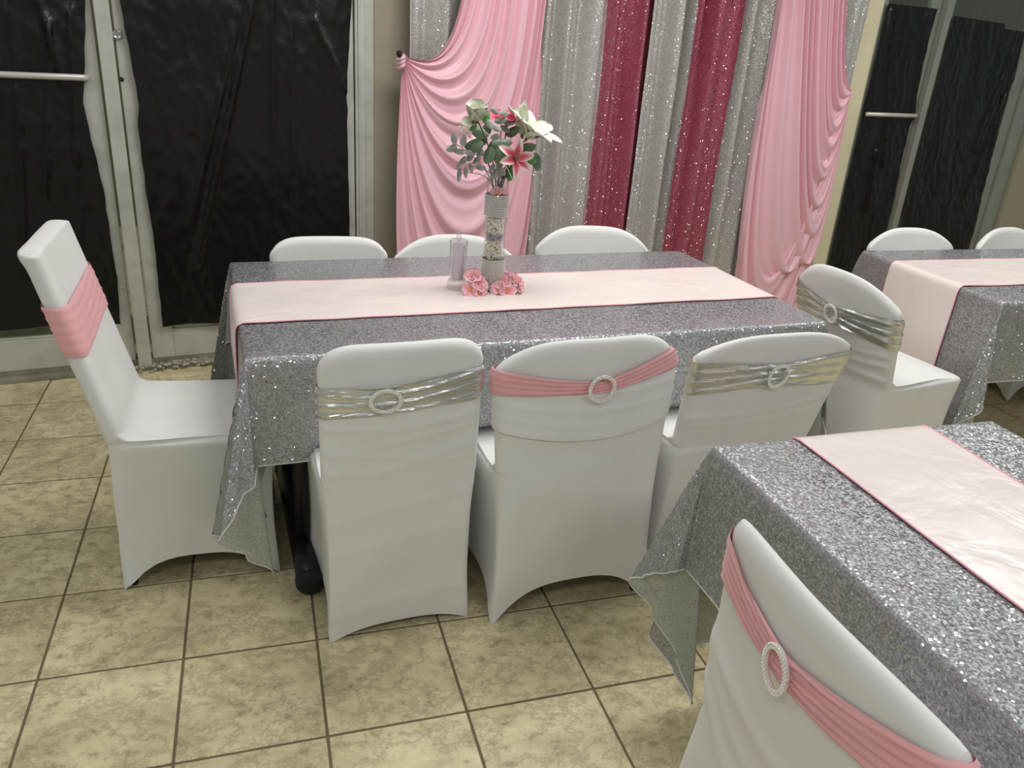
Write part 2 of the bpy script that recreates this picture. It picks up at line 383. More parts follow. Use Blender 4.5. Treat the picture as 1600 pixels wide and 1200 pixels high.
sheet('plastic_sheet', -.415, [(133, 0), (133, 75), (130, 160), (146, 230), (163, 300), (177, 400), (184, 440), (187, 495)], 2.3, lambda u: .232+.01*math.sin(u*9)+(.02 if u < .87 else 0), 1,
      'wrinkled black plastic sheet over the glass door with the white push bar, far left', folds=[(ws(60, 0), ws(100, 130), .02, .012), (ws(78, 40), ws(70, 300), .012, .01), (ws(110, 20), ws(120, 250), .015, .012), (ws(20, 0), ws(40, 420), .01, .012)])
sheet('plastic_sheet', [(187, 0), (203, 85), (217, 165), (215, 195), (219, 225), (228, 300), (240, 370), (246, 430), (254, 508)], [(549, 0), (541, 135), (543, 250), (546, 375)], 2.3, lambda u: .205+.008*math.sin(u*12), 2,
      'wrinkled black plastic sheet over the glass door between the two grey posts', folds=[(ws(395, 0), ws(310, 400), .022, .014), (ws(380, 0), ws(300, 330), .018, .012), (ws(425, 0), ws(428, 300), .012, .012), (ws(490, 30), ws(540, 140), .015, .015), (ws(455, 0), ws(460, 350), .01, .01)])
zt3 = wall_s(1465, 14, .02)[1]; zt4a = wall_s(1487, 30, .02)[1]; zt4b = wall_s(1600, 47, .02)[1]
sheet('plastic_sheet', 4.80, [(1462, 14), (1450, 60), (1425, 180), (1410, 240), (1395, 310)], zt3, .10, 3, 'black plastic sheet behind the short push bar, beside the cream strip of wall',
      folds=[(ws(1405, 10), ws(1378, 250), .02, .012), (ws(1390, 20), ws(1350, 200), .015, .01), (ws(1447, 20), ws(1425, 180), .015, .012), (ws(1368, 235), ws(1352, 330), .02, .012)], nu=60)
sheet('plastic_sheet', [(1487, 30), (1417, 300), (1390, 410)], [(1600, 48), (1590, 90), (1560, 200), (1535, 300), (1505, 420)], lambda u: zt4a+(zt4b-zt4a)*u+(.02 if u < .7 else -.01), .10, 4,
      'black plastic sheet over the rightmost glass door, grey panels showing above it', folds=[(ws(1588, 60), ws(1525, 230), .02, .012), (ws(1595, 90), ws(1510, 300), .016, .012), (ws(1570, 150), ws(1545, 245), .012, .01)])

# ---------------------------------------------------------------- backdrop curtains
def curtain(name, s0, s1, mat, label, off, seed, nf, amp=.040, ztop=2.4, lean=0.0, group=None):
    nu, nv = int(60*nf/2.2)+20, 60; V = []; UV = []
    rnd = random.Random(seed); ph = rnd.random()*6
    # irregular fold profile
    prof = []
    for i in range(nu):
        u = i/(nu-1); x = u*nf*2*PI
        a = math.sin(x+ph+.7*math.sin(x*.37+seed)) + .35*math.sin(2.3*x+seed*2.1)*math.sin(x*.31+1)
        prof.append(a)
    ln = [0]
    for i in range(1, nu): ln.append(ln[-1]+math.hypot((s1-s0)/(nu-1), amp*(prof[i]-prof[i-1])))
    for j in range(nv):
        z = .015+(ztop-.015)*j/(nv-1)
        for i in range(nu):
            u = i/(nu-1); wob = .10*noise.noise(Vector((u*3, z*1.3, seed)))
            k = min(nu-1, max(0, i+int(wob*10)))
            o = off + amp*(prof[i]*(.8+.2*z/2.4) + .5*noise.noise(Vector((u*nf*2.4, z*1.1, seed+5))))
            V.append(Wp(s0+(s1-s0)*u + lean*(z-1) + .006*noise.noise(Vector((u*9, z*1.7, seed))), o, z)); UV.append((ln[i]+seed*1.7, z))
    ob = mesh_obj(name, V, grid_faces(nu, nv), mat, None, True, UV); tag(ob, label, 'curtain', group); return ob
co = .085
cs = lambda x, y: wall_s(x, y, co)[0]
S = [cs(633, 20), cs(937, 150), cs(1003, 150), cs(1066, 150), cs(1128, 150), wall_s(1357, 20, co)[0]]
curtain('sequin_curtain', S[0]+.005, S[1]+.01, 'silver_sequin_curtain', 'silver sequin curtain left of both raspberry ones, half behind the left pink swag', co, 1, 6.5)
curtain('sequin_curtain', S[1]-.02, S[2]+.025, 'raspberry_sequin', 'raspberry sequin curtain, the left of the two', co+.012, 2, 1.9)
curtain('sequin_curtain', S[2]-.02, S[3]+.02, 'silver_sequin_curtain', 'silver sequin curtain between the two raspberry curtains', co, 3, 1.8)
curtain('sequin_curtain', S[3]-.02, S[4]+.025, 'raspberry_sequin', 'raspberry sequin curtain, the right of the two', co+.012, 4, 1.8)
curtain('sequin_curtain', S[4]-.02, S[5]-.01, 'silver_sequin_curtain', 'silver sequin curtain right of both raspberry ones, partly behind the right pink swag', co, 5, 5)

# pink satin swags: every fold runs from the rail, sags, and climbs into the tie-back
def bez(p0, p1, p2, p3, t):
    a = 1-t; return tuple(a*a*a*p0[k]+3*a*a*t*p1[k]+3*a*t*t*p2[k]+t*t*t*p3[k] for k in (0, 1))
def lerp_keys(keys, u):
    if u <= keys[0][0]: return keys[0][1]
    for (a, A), (b, B_) in zip(keys, keys[1:]):
        if a <= u <= b:
            t_ = (u-a)/(b-a); t_ = t_*t_*(3-2*t_)*.35 + t_*.65
            return tuple(tuple(x+(y-x)*t_ for x, y in zip(P, Q)) for P, Q in zip(A, B_))
    return keys[-1][1]
def swag(name, keys, label, seed, off, nf, amp, nu=220, nv=90, sgn=1):
    V = []
    for i in range(nu):
        u = i/(nu-1); K = lerp_keys(keys, u)
        x = u*nf*2*PI
        fold = math.sin(x+.5*math.sin(x*.43+seed)+seed); fold = fold*.6 + .4*math.copysign(abs(fold)**.5, fold)
        fold += .35*math.sin(2.17*x+seed*3)
        for j in range(nv):
            t_ = j/(nv-1); s, z = bez(*K, t_)
            g = (1-t_)**.25*min(1, .45+t_*1.6) if t_ < .97 else .3
            soft = 1.0
            o = off + amp*fold*soft*(.25+.75*min(1, (1-t_)*2.2)) + .02*math.sin(PI*t_)*(.5+.5*u)
            V.append(Wp(s, max(o, .135), max(z, .012)))
    f = grid_faces(nv, nu)
    if sgn < 0: f = [q[::-1] for q in f]
    ob = mesh_obj(name, V, f, 'pink_satin'); tag(ob, label, 'drape'); return ob
so = .165
p = lambda x, y: wall_s(x, y, so)
T = p(630, 86); zt = 2.35
tl, tr = p(724, 0)[0]+.02, p(852, 0)[0]
rb = p(822, 390)
keysL = [(0, ((tl+.03, zt), (tl-.01, 1.47), (tl-.10, 1.37), T)),
         (.14, ((tl+.06, zt), p(745, 95), p(690, 112), (T[0], T[1]-.006))),
         (.28, ((tl+.11, zt), p(790, 150), p(700, 170), (T[0]+.003, T[1]-.012))),
         (.42, ((tl+.18, zt), p(820, 230), p(700, 270), (T[0]+.004, T[1]-.02))),
         (.58, ((tr-.06, zt), p(838, 340), p(690, 400), (T[0]+.004, T[1]-.03))),
         (.72, ((tr, zt), (tr+.0, .2), (T[0]+.12, .1), (T[0]+.002, T[1]-.04))),
         (.86, ((tr, 1.1), (tr-.03, -.5), (T[0]+.02, -.3), (T[0]-.002, T[1]-.05))),
         (1., ((rb[0], .3), (tr-.1, -1.2), (T[0]-.17, -.9), (T[0]-.006, T[1]-.055)))]
sw = swag('pink_swag', keysL, 'pink satin swag tied back to the left, hanging left of the sequin curtains', 1.3, so, 12, .018)
bm = bmesh.new(); add_lathe(bm, [(.004, -.02), (.012, -.012), (.014, 0), (.010, .012), (.003, .016)], 14, Wp(T[0]-.015, so-.005, T[1]+.004), WN); bm_obj('tie_back_knob', bm, 'black_rubber', sw, True)
bm = bmesh.new()
for k in range(3):
    add_tube(bm, [Wp(T[0]-.012+.01*math.cos(a), so+.004+.032*math.sin(a), T[1]-.012-.016*k+.010*math.cos(a)) for a in [q*2*PI/12 for q in range(13)]], .009, 8)
bm_obj('tie_wrap', bm, 'pink_satin', sw, True)
T2 = p(1331, 143)
al, ar = p(1218, 0)[0], p(1304, 0)[0]
lb = p(1155, 430)
keysR = [(0, ((ar, zt), p(1306, 80), p(1312, 122), T2)),
         (.12, ((ar-.07, zt), p(1291, 150), p(1300, 190), (T2[0], T2[1]-.010))),
         (.24, ((ar-.14, zt), p(1276, 215), p(1288, 265), (T2[0]-.004, T2[1]-.020))),
         (.36, ((ar-.21, zt), p(1258, 285), p(1275, 350), (T2[0]-.007, T2[1]-.032))),
         (.48, ((ar-.27, zt), p(1240, 360), p(1262, 450), (T2[0]-.010, T2[1]-.045))),
         (.60, ((ar-.33, zt), p(1222, 450), p(1250, 560), (T2[0]-.012, T2[1]-.058))),
         (.74, ((al+.01, zt), (al+.02, -.1), (T2[0]-.30, -.3), (T2[0]-.013, T2[1]-.07))),
         (.88, ((al, 1.2), (al+.0, -.8), (T2[0]-.12, -.7), (T2[0]-.014, T2[1]-.08))),
         (1., ((lb[0], .3), (al+.05, -1.2), (T2[0]+.02, -1.0), (T2[0]-.012, T2[1]-.09)))]
swag('pink_swag', keysR, 'pink satin swag tied back to the right, hanging beside the cream strip of wall', 2.6, so, 13, .020, sgn=-1)

# ---------------------------------------------------------------- tables, cloths, runners
def smooth_knots(kn, phi):
    for (a, A), (b, B_) in zip(kn, kn[1:]):
        if a <= phi <= b:
            t_ = (phi-a)/(b-a); t_ = t_*t_*(3-2*t_); return (A[0]+(B_[0]-A[0])*t_, A[1]+(B_[1]-A[1])*t_)
    return kn[-1][1]
def make_cloth(l, wd, a, b, zt, corners, seed, pushes=(), rip=.05, step=.0125):
    re = .012
    def gather(r_): return .09*(1-abs(1-(r_/.09) % 2))      # the slack lies in folds on the seat
    def pushed(ax, sg, c_, dd):
        w_ = 0
        for (pa, ps, pc, hw) in pushes:
            if pa == ax and ps == sg: w_ = max(w_, min(1, max(0, (hw+.03-abs(c_-pc))/.03)))
        lim = zt-.482                      # a seat pushed in under the table carries the cloth with it
        return w_*max(0, dd-lim)
    def pt(pp, q):
        dx, dy = abs(pp)-l, abs(q)-wd; sx, sy = (1 if pp > 0 else -1), (1 if q > 0 else -1)
        nz = .0016*noise.noise(Vector((pp*5, q*5, seed)))
        if dx <= 0 and dy <= 0: return Vector((pp, q, zt+nz))
        if dx > 0 and dy > 0:
            rho = math.hypot(dx, dy); phi = math.degrees(math.atan2(dy, dx))
            hx, hy = smooth_knots(corners[(sx, sy)], phi); dv = Vector((hx, hy, -1)).normalized()
            e = re*(1-math.exp(-rho/re)); nx, ny = sx*dx/rho, sy*dy/rho
            base = Vector((sx*l, sy*wd, zt))
            g = 1-math.exp(-rho/.03)
            return base + Vector((dv.x*rho*g + nx*e, dv.y*rho*g + ny*e, dv.z*rho + e*.6))
        if dx > 0:
            dd = dx; win = max(0, 1-(abs(q)/wd)**4); e = re*(1-math.exp(-dd/re))
            out = e + dd*(.03 + rip*win*noise.noise(Vector((q*5, seed, sx*3))) )
            r_ = pushed('x', sx, q, dd)
            return Vector((sx*(l+out-gather(r_)), q, zt-dd+r_+e*.6+nz+.02*r_))
        dd = dy; win = max(0, 1-(abs(pp)/l)**8); e = re*(1-math.exp(-dd/re))
        out = e + dd*(.03 + rip*win*(noise.noise(Vector((pp*4, seed, sy*3)))+.5*noise.noise(Vector((pp*11, seed, sy*5)))))
        r_ = pushed('y', sy, pp, dd)
        return Vector((pp, sy*(wd+out-gather(r_)), zt-dd+r_+e*.6+nz+.02*r_))
    def axis(L0, ov):
        n1 = max(2, int(round(2*L0/step))); n2 = max(2, int(round(ov/step)))
        inner = [-L0+2*L0*i/n1 for i in range(n1+1)]
        # tighter rows right at the table edge
        extra = [.004, .009, .016]
        o_ = [ov*i/n2 for i in range(1, n2+1)]; o_ = sorted(set([round(v, 5) for v in o_ if v > .02]+extra+[ov]))
        return [-L0-v for v in o_[::-1]] + inner + [L0+v for v in o_]
    xs, ys = axis(l, a), axis(wd, b)
    V = [pt(x, y) for y in ys for x in xs]; UV = [(x+10+seed, y+10) for y in ys for x in xs]
    hem = [pt(x, ys[0]) for x in xs] + [pt(xs[-1], y) for y in ys[1:]] + [pt(x, ys[-1]) for x in xs[::-1][1:]] + [pt(xs[0], y) for y in ys[::-1][1:]]
    return V, grid_faces(len(xs), len(ys)), UV, hem, pt
def gen_corner(sx, sy, k=1.0):
    return [(0, (.03*sx, 0)), (22, (.10*sx*k, .22*sy*k)), (38, (.34*sx*k, .10*sy*k)), (52, (.12*sx*k, .32*sy*k)), (70, (.20*sx*k, .10*sy*k)), (90, (0, .03*sy))]
def table_set(loc, rz, l, wd, a, b, corners, seed, tl, cl, rl, runner_c, runner_w, runner_ov, fx=.02, pushes=()):
    zt = .745
    t_ = thing('folding_table', tl, 'table', (*loc, 0), rz)
    bm = bmesh.new(); add_box(bm, (-l+.004, -wd+.004, .70), (l-.004, wd-.004, .738), .008); bm_obj('tabletop', bm, 'plywood', t_)
    for sx in (-1, 1):
        x = sx*(l-.13)
        bm = bmesh.new()
        for y_ in (-(wd-.14), .14): add_tube(bm, [(x, y_-.02, .69), (x, y_, .06)], .022, 12)
        add_tube(bm, [(x, -(wd-.14)-.01, .4), (x, .13, .4)], .014, 10)
        lg = bm_obj('leg', bm, 'black_metal', t_, True)
        bm = bmesh.new(); add_tube(bm, [(x, -(wd+fx), .048), (x, -(wd-.1), .052), (x, .12, .052), (x, .20, .048)], .036, 16); bm_obj('foot_bar', bm, 'black_metal', lg, True)
        for sy in (-1, 1):
            bm = bmesh.new(); add_lathe(bm, [(.030, 0), (.040, .006), (.040, .03), (.034, .04), (.02, .044)], 16, (x, -(wd+fx-.02) if sy < 0 else .17, .044), (0, sy, 0)); bm_obj('foot_cap', bm, 'black_rubber', lg)
            bm = bmesh.new(); add_lathe(bm, [(.020, 0), (.022, .004), (.020, .016)], 12, (x, -(wd-.03) if sy < 0 else .15, .0005), (0, 0, 1)); bm_obj('foot_pad', bm, 'black_rubber', lg, True)
    V, Fc, UV, hem, pt = make_cloth(l, wd, a, b, zt, corners, seed, pushes)
    co_ = mesh_obj('tablecloth', V, Fc, 'silver_sequin_cloth', None, True, UV); co_.location = (*loc, 0); co_.rotation_euler = (0, 0, rz)
    tag(co_, cl, 'tablecloth')
    bm = bmesh.new(); add_tube(bm, hem+[hem[0]], .0022, 5); bm_obj('hem', bm, 'cloth_hem', co_, True)
    # runner along the table, hanging at both ends
    V = []; UV = []; nx = 150; ny = 22; ed = [[], []]
    L = l+runner_ov
    for j in range(ny):
        v = -1+2*j/(ny-1); q = runner_c + v*runner_w/2
        for i in range(nx):
            x = -L+2*L*i/(nx-1)
            P = pt(x, q + .003*noise.noise(Vector((x*4, v*.3, seed+2))))
            lift = .0045 + .003*max(0, noise.noise(Vector((x*6, q*9, seed+7))))
            if abs(x) > l: P = P + Vector((math.copysign(.006, x), 0, lift*.3))
            else: P = P + Vector((math.copysign(.006, x)*max(0, 1-(l-abs(x))/.02), 0, lift))
            V.append(P)
            if j == 0: ed[0].append(P)
            if j == ny-1: ed[1].append(P)
    rn = mesh_obj('table_runner', V, grid_faces(nx, ny), 'runner_satin'); rn.location = (*loc, 0); rn.rotation_euler = (0, 0, rz)
    tag(rn, rl, 'table runner')
    for e in ed:
        bm = bmesh.new(); add_tube(bm, e, .0023, 5); bm_obj('edge_stitching', bm, 'runner_edge', rn, True)
    return t_, pt
c1 = {(-1, -1): [(0, (-.03, 0)), (9, (-.20, .12)), (19, (-.02, .02)), (28.5, (.066, -.06)), (33.5, (-.05, -.12)), (40, (-.21, -.31)), (50, (-.13, -.30)), (58, (-.09, -.24)), (66, (.0, -.23)), (80, (.015, -.10)), (90, (0, -.03))]}
for k in ((1, 1), (1, -1), (-1, 1)): c1[k] = gen_corner(*k, .6)
table_set((.835, 2.52), R(3.17), .912, .465, .57, .31, c1, 1,
          'folding banquet table with black legs, under the vase and candle', 'silver sequin tablecloth under the flower vase, in front of the backdrop', 'pale pink satin table runner under the vase and candle', -.01, .39, .22,
          pushes=(('x', -1, -.16, .23), ('y', -1, -.54, .185), ('y', -1, -.02, .27), ('y', -1, .53, .25), ('y', 1, -.55, .22), ('y', 1, -.05, .24), ('y', 1, .57, .25)))
c2 = {k: gen_corner(*k, .6) for k in ((1, 1), (1, -1), (-1, 1), (-1, -1))}
table_set((3.575, 2.63), R(.6), .915, .385, .60, .33, c2, 5,
          'folding banquet table in the far right corner of the room', 'silver sequin tablecloth on the far right table, beside the right doors', 'pale pink satin table runner hanging over the end of the far right table', 0, .38, .40, -.08, pushes=(('y', 1, -.44, .24), ('y', 1, .21, .24)))
# the near table runs towards the camera: its local +x end is the far end
c3 = {(1, 1): [(0, (.04, 0)), (10, (.13, .05)), (20, (-.02, .0)), (28.8, (-.13, -.03)), (34, (-.03, .0)), (41, (.10, .09)), (50, (.19, .26)), (58, (.12, .23)), (65, (.07, .22)), (72, (.02, .14)), (81, (-.01, .10)), (90, (0, .03))]}
for k in ((1, -1), (-1, 1), (-1, -1)): c3[k] = gen_corner(*k, .6)
table_set((1.325, .448), R(90.3), .912, .388, .60, .33, c3, 9,
          'folding banquet table nearest the camera at lower right', 'silver sequin tablecloth nearest the camera, lower right', 'pale pink satin table runner nearest the camera, lower right', 0, .365, .25, -.12, pushes=(('y', 1, .255, .25),))

# ---------------------------------------------------------------- covered chairs
class Cover:
    """stretch chair cover; local frame: x across, +y forward, rear feet at y=0"""
    def __init__(s, w=.46, ws=None, wf=None, H=.83, A=.1, p=2.8, lean=.05, cv=.03, th=.036, depth=.43, zs=.46, hem=(.08, .07, .07, .07), pinch=.012, wfr=None, foot_out=0.0, creases=(), mid=None, seed=0, t0=.90):
        s.t0 = t0
        s.w, s.ws, s.wf = w/2, (ws or w)/2, (wf or w)/2
        s.H, s.A, s.p, s.lean, s.cv, s.th, s.depth, s.zs, s.hem, s.pinch, s.fo = H, A, p, lean, cv, th, depth, zs, hem, pinch, foot_out
        s.wfr = (wfr or ws or w)/2; s.creases = creases; s.zb = zs+.035; s.seed = seed
        s.mid = mid if mid is not None else lean*.35
        s.tmpl()
    def tmpl(s):     # (side, cx, cy, nx, ny): corner-centred unit template
        T_ = []; nx, ny, nc = 28, 14, 4
        def seg(side, n, a, b):
            for i in range(n): T_.append((side, a+(b-a)*i/n))
        # rear (side 0): u -1..1 ; right (1): v 0..1 ; front (2): u 1..-1 ; left (3): v 1..0
        seg(0, nx, -1, 1); seg(1, ny, 0, 1); seg(2, nx, 1, -1); seg(3, ny, 1, 0)
        s.T = T_; s.N = len(T_)
    def rear_y(s, z):
        # straight from rear foot to seat, then leaning back
        if z < s.zs: return -s.fo*(1-z/s.zs) - s.mid*(z/s.zs)
        return -s.mid - (s.lean-s.mid)*((z-s.zs)/(s.H-s.zs))
    def cvf(s, z): return s.cv*max(0, min(1, (z-.12)/(s.H-.20)))
    def ztop(s, u): return s.H - s.A*abs(u)**s.p
    def rr(s, side, k, a, y0, y1, rc):
        """rounded rectangle point"""
        rc = min(rc, a*.9, (y1-y0)*.499)
        if side in (0, 2): x, y = k*a, (y0 if side == 0 else y1)
        else: x, y = (a if side == 1 else -a), y0+(y1-y0)*k
        # pull corners: superellipse style
        cx = max(-a+rc, min(a-rc, x)); cyy = max(y0+rc, min(y1-rc, y))
        d = Vector((x-cx, y-cyy)); L = d.length
        if L > rc and L > 1e-9: d = d*(rc/L)
        return cx+d.x, cyy+d.y
    def crease(s, u, z, side):
        o = 0
        for (zc, slope, sag, amp, sg, bias) in s.creases:
            zz = zc + slope*u + sag*(1-u*u)
            wgt = (1 if bias == 0 else (.25+.75*abs(u)**1.5 if bias == 2 else max(0, min(1, .5+.5*u*bias))))
            o += amp*wgt*math.exp(-((z-zz)/sg)**2)
        o += .0022*noise.noise(Vector((u*1.2, z*9, s.seed)))
        return o
    def back_pt(s, idx, z, extra=0.0):
        """point on the back (above the seat) at height z for template index"""
        side, k = s.T[idx]; u = k if side in (0, 2) else (1 if side == 1 else -1)
        zt = s.ztop(min(1, abs(u))); t = (z-s.zb)/(zt-s.zb)
        return s.back_t(idx, t, extra, z)
    def back_t(s, idx, t, extra=0.0, z=None):
        side, k = s.T[idx]; u = k if side in (0, 2) else (1 if side == 1 else -1)
        zt = s.ztop(min(1, abs(u))); zz = s.zb+(zt-s.zb)*t if z is None else z
        tt = max(0, min(1, t)); t0 = s.t0
        thk = s.th*(1.0 if tt < t0 else math.sqrt(max(0.0, 1-((tt-t0)/(1-t0))**2)))
        a = s.ws+(s.w-s.ws)*min(1, tt*1.15) - .010*math.sin(PI*tt)*0 - (0 if tt < t0 else .01*((tt-t0)/(1-t0))**2)
        ym = s.rear_y(zz); mid = ym+s.th/2
        y0, y1 = mid-thk/2-extra, mid+thk/2+extra
        x, y = s.rr(side, k, a+extra, y0, y1, s.th*.5+extra)
        y += s.cvf(zz)*(min(1, abs(x)/a))**2
        if side == 0: y -= s.crease(k, zz, 0)
        return Vector((x, y, zz))
    def low_pt(s, idx, t):
        """t 0 hem .. 1 seat edge"""
        side, k = s.T[idx]
        e = abs(k) if side in (0, 2) else abs(2*k-1)
        hz = s.hem[side]*(1-min(1, e/.93)**3.4)
        z = hz*(1-t) + s.zs*t
        zf = z/s.zs
        fy = 0 if side == 0 else (1 if side == 2 else k)
        aR = s.wf+(s.ws-s.wf)*zf; aF = s.wfr+(s.ws-s.wfr)*zf
        a = aR+(aF-aR)*fy - s.pinch*math.sin(PI*zf)*(.3 if side == 0 else 1)
        y0 = s.rear_y(z); y1 = s.depth + .012*math.sin(PI*zf)*-1
        # cloth is pulled in a little between the feet
        inw = (1-e**2)*(1-t)*.018
        x, y = s.rr(side, k, a, y0, y1, .022)
        if side == 0: y += inw - s.crease(k, z, 0) + s.cvf(z)*k*k
        elif side == 2: y -= inw
        else: x -= math.copysign(inw, x); y += s.cvf(z)*(1-k)**3
        return Vector((x, y, z))
    def build(s):
        N = s.N; rings = []
        for j in range(30): rings.append([s.low_pt(i, (j/29)**.9*.985) for i in range(N)])
        # seat: front part of the ring travels back across the seat
        def seat_ring(f_in, z, back):
            out = []
            for i in range(N):
                side, k = s.T[i]; y0 = s.rear_y(z); yb = y0+s.th; y1 = s.depth-f_in+(yb-s.depth+f_in)*back
                a = s.ws-f_in*.9*(1-back)*(0 if side == 0 else (1 if side == 2 else min(1, k*2.5)))
                x, y = s.rr(side, k, a, y0, y1, .022*(1-back)+s.th*.45*back)
                if side == 0: y -= s.crease(k, z, 0)
                y += s.cvf(z)*(k*k if side == 0 else ((1-k)**3*(1-back)+back if side in (1, 3) else k*k*back))
                out.append(Vector((x, y, z)))
            return out
        rings.append(seat_ring(.004, s.zs+.002, 0)); rings.append(seat_ring(.014, s.zs+.008, 0))
        for b in (.25, .5, .72, .86, .94): rings.append(seat_ring(.02, s.zs+.010+.004*math.sin(PI*b)+.012*b**6, b))
        nb = 62
        for j in range(nb): 
            t = (j/(nb-1)); t = 1-(1-t)**1.35
            rings.append([s.back_t(i, t*.9995) for i in range(N)])
        V = [v for r_ in rings for v in r_]; Fc = grid_faces(N, len(rings), True)
        # close the ridge along the top
        base = (len(rings)-1)*N; nx = 28; ny = 14
        rear = [base+i for i in range(0, nx+1)]; front = [base+(nx+ny+nx-i) % N for i in range(0, nx+1)]
        for i in range(nx): Fc.append((rear[i], rear[i+1], front[i+1], front[i]))
        return V, Fc
    def band(s, ztop, zbot, rows, pleat, off, seed, knot=None, rear_only=False):
        """fabric band round the back; ztop/zbot functions of u on the rear side"""
        V = []; N = s.N
        for j in range(rows):
            v = j/(rows-1)
            for i in range(N):
                side, k = s.T[i]; u = k if side in (0, 2) else (1 if side == 1 else -1)
                zt, zb = (ztop(u), zbot(u)); z = zb+(zt-zb)*v
                z = min(z, s.ztop(min(1, abs(u)))-.004)
                if side == 0: pl = pleat(u, v, seed)
                else:
                    pl = pleat(u, v, seed)*.8
                edge = .002*min(1, min(v, 1-v)*12)
                V.append(s.back_pt(i, z, off+pl+edge) if z > s.zb-.2 else s.back_pt(i, z, off+pl))
        return V, grid_faces(N, rows, True)
def buckle_mesh(rx, rz, rows=2):
    bm = bmesh.new()
    pts = [(rx*math.cos(a), 0, rz*math.sin(a)) for a in [i*2*PI/40 for i in range(41)]]
    add_tube(bm, pts, .0042, 8)
    for q, sc_ in ((0, .93), (1, 1.09)):
        n = 34+q*6
        for i in range(n):
            a = i*2*PI/n; bmesh.ops.create_icosphere(bm, subdivisions=1, radius=.0030, matrix=Matrix.Translation((rx*sc_*math.cos(a), -.0035, rz*sc_*math.sin(a))))
    return bm
def rid(x): return 1-abs(math.sin(x))
def pleats_std(nfold, amp, waist=.0):
    def f(u, v, seed):
        c_ = 1-abs(u-waist)
        return amp*(rid(v*PI*nfold+seed+1.3*math.sin(u*2.2+seed))**2.2*(.5+.5*c_) + .6*rid(v*PI*nfold*1.7+u*3+seed*2)**3*max(0, c_)) 
    return f
plain('rhinestone', (250, 248, 242), .10, .35)
plain('stone_setting', (128, 124, 114), .4, .4)
plain('silk_core', (240, 178, 130), .7)
plain('chair_leg_metal', (60, 60, 58), .4, .6)
def chair(label, loc, rz, cov, sash=None, mat='white_spandex', group=None, fold=None):
    o = thing('covered_chair', label, 'chair', (*loc, 0), rz, group)
    V, Fc = cov.build(); mesh_obj('chair_cover', V, Fc, mat, o)
    for sx in (-1, 1):       # frame legs inside the cover, seen only under its hem
        for y, a, yt in ((.03-cov.fo, cov.wf, .065), (cov.depth-.03, cov.wfr, cov.depth-.06)):
            bm = bmesh.new(); add_tube(bm, [(sx*(a-.032), y, .0), (sx*(a-.045), yt, .42)], .010, 8); bm_obj('leg', bm, 'chair_leg_metal', o, True)
    if fold:
        V, Fc = cov.band(*fold[:6]); mesh_obj('cover_fold', V, Fc, mat, o)
    if sash:
        mt, ztop, zbot, rows, pl, off, seed, bk = sash
        V, Fc = cov.band(ztop, zbot, rows, pl, off, seed)
        so_ = mesh_obj('sash', V, Fc, mt, o)
        if bk:
            ub, rx, rzz, tilt = bk
            zc = (ztop(ub)+zbot(ub))/2; bmk = buckle_mesh(rx, rzz)
            # lay it on the rear of the back
            y = cov.rear_y(zc)+cov.cv*ub*ub - off - .012
            sl = math.atan2(cov.rear_y(zc+.05)-cov.rear_y(zc-.05), .1)
            M4 = Matrix.Translation((ub*cov.w, y, zc)) @ Matrix.Rotation(-sl, 4, 'X') @ Matrix.Rotation(2*cov.cv*ub/cov.w, 4, 'Z') @ Matrix.Rotation(tilt, 4, 'Y')
            bmesh.ops.transform(bmk, matrix=M4, verts=bmk.verts)
            bm_obj('buckle', bmk, 'rhinestone', so_, True)
    return o
def waist(zc, slope, h0, h1, ub, pw=1.0, sag=0.0):
    """sash outline pinched at the buckle: half height h0 at ub, h1 at the sides"""
    def hw(u): return h0+(h1-h0)*min(1, abs(u-ub)/(1+abs(ub)))**pw
    def mid(u): return zc+slope*u+sag*(u-ub)**2
    return (lambda u: mid(u)+hw(u)), (lambda u: mid(u)-hw(u))

# left head-of-table chair: tall square back, pink sash without buckle
c0 = Cover(w=.385, ws=.42, wf=.42, wfr=.43, H=.998, A=.012, p=10, lean=.122, cv=.0, th=.052, depth=.445, t0=.985, zs=.462, hem=(.05, .085, .06, .085), mid=-.015, foot_out=.0, seed=3,
           creases=((.95, .03, -.02, .005, .02, 0),))
chair('white covered chair with plain wide pink sash at the left end of the table', (-.438, 2.318), R(-90), c0,
      ('pink_spandex', lambda u: .862-.006*u, lambda u: .735-.01*u, 26, pleats_std(5, .004), .004, 1, None))
# chairs along the near side
k1 = Cover(w=.412, ws=.408, wf=.408, H=.858, A=.036, p=6.5, lean=.03, cv=.02, th=.045, depth=.42, hem=(.022, .05, .05, .05), seed=11, foot_out=.01,
           creases=((.655, .01, -.015, .005, .008, 2), (.535, .012, -.02, .0028, .010, 2), (.52, .05, .01, .0025, .012, 1), (.55, -.03, .0, .0025, .012, -1), (.60, .03, .0, .004, .010, 1), (.63, .02, .0, .004, .010, 1), (.40, .03, 0, .002, .01, 0), (.30, .03, 0, .002, .012, 0), (.10, .02, 0, .003, .012, 0)))
zt_, zb_ = waist(.725, .012, .034, .046, -.26)
chair('white covered chair with a square-topped back and crossed silver sash, nearest the left corner', (.316, 1.788), R(4.2), k1, ('silver_lame', zt_, zb_, 22, pleats_std(3, .009, -.2), .003, 2, (-.26, .036, .028, 0)))
k2 = Cover(w=.535, ws=.505, wf=.515, H=.858, A=.085, p=3.6, lean=.03, cv=.07, th=.034, depth=.43, hem=(.095, .08, .07, .08), seed=17, foot_out=.0,
           creases=((.60, .0, -.03, .003, .02, 0),))
def z2t(u): return .748 + (.010*u) + (  .038*abs(u+.03)**1.3 if u < -.03 else .055*(u+.03))
def z2b(u): return .715 + .012*u + (-.0 if u < -.03 else .015*(u+.03))
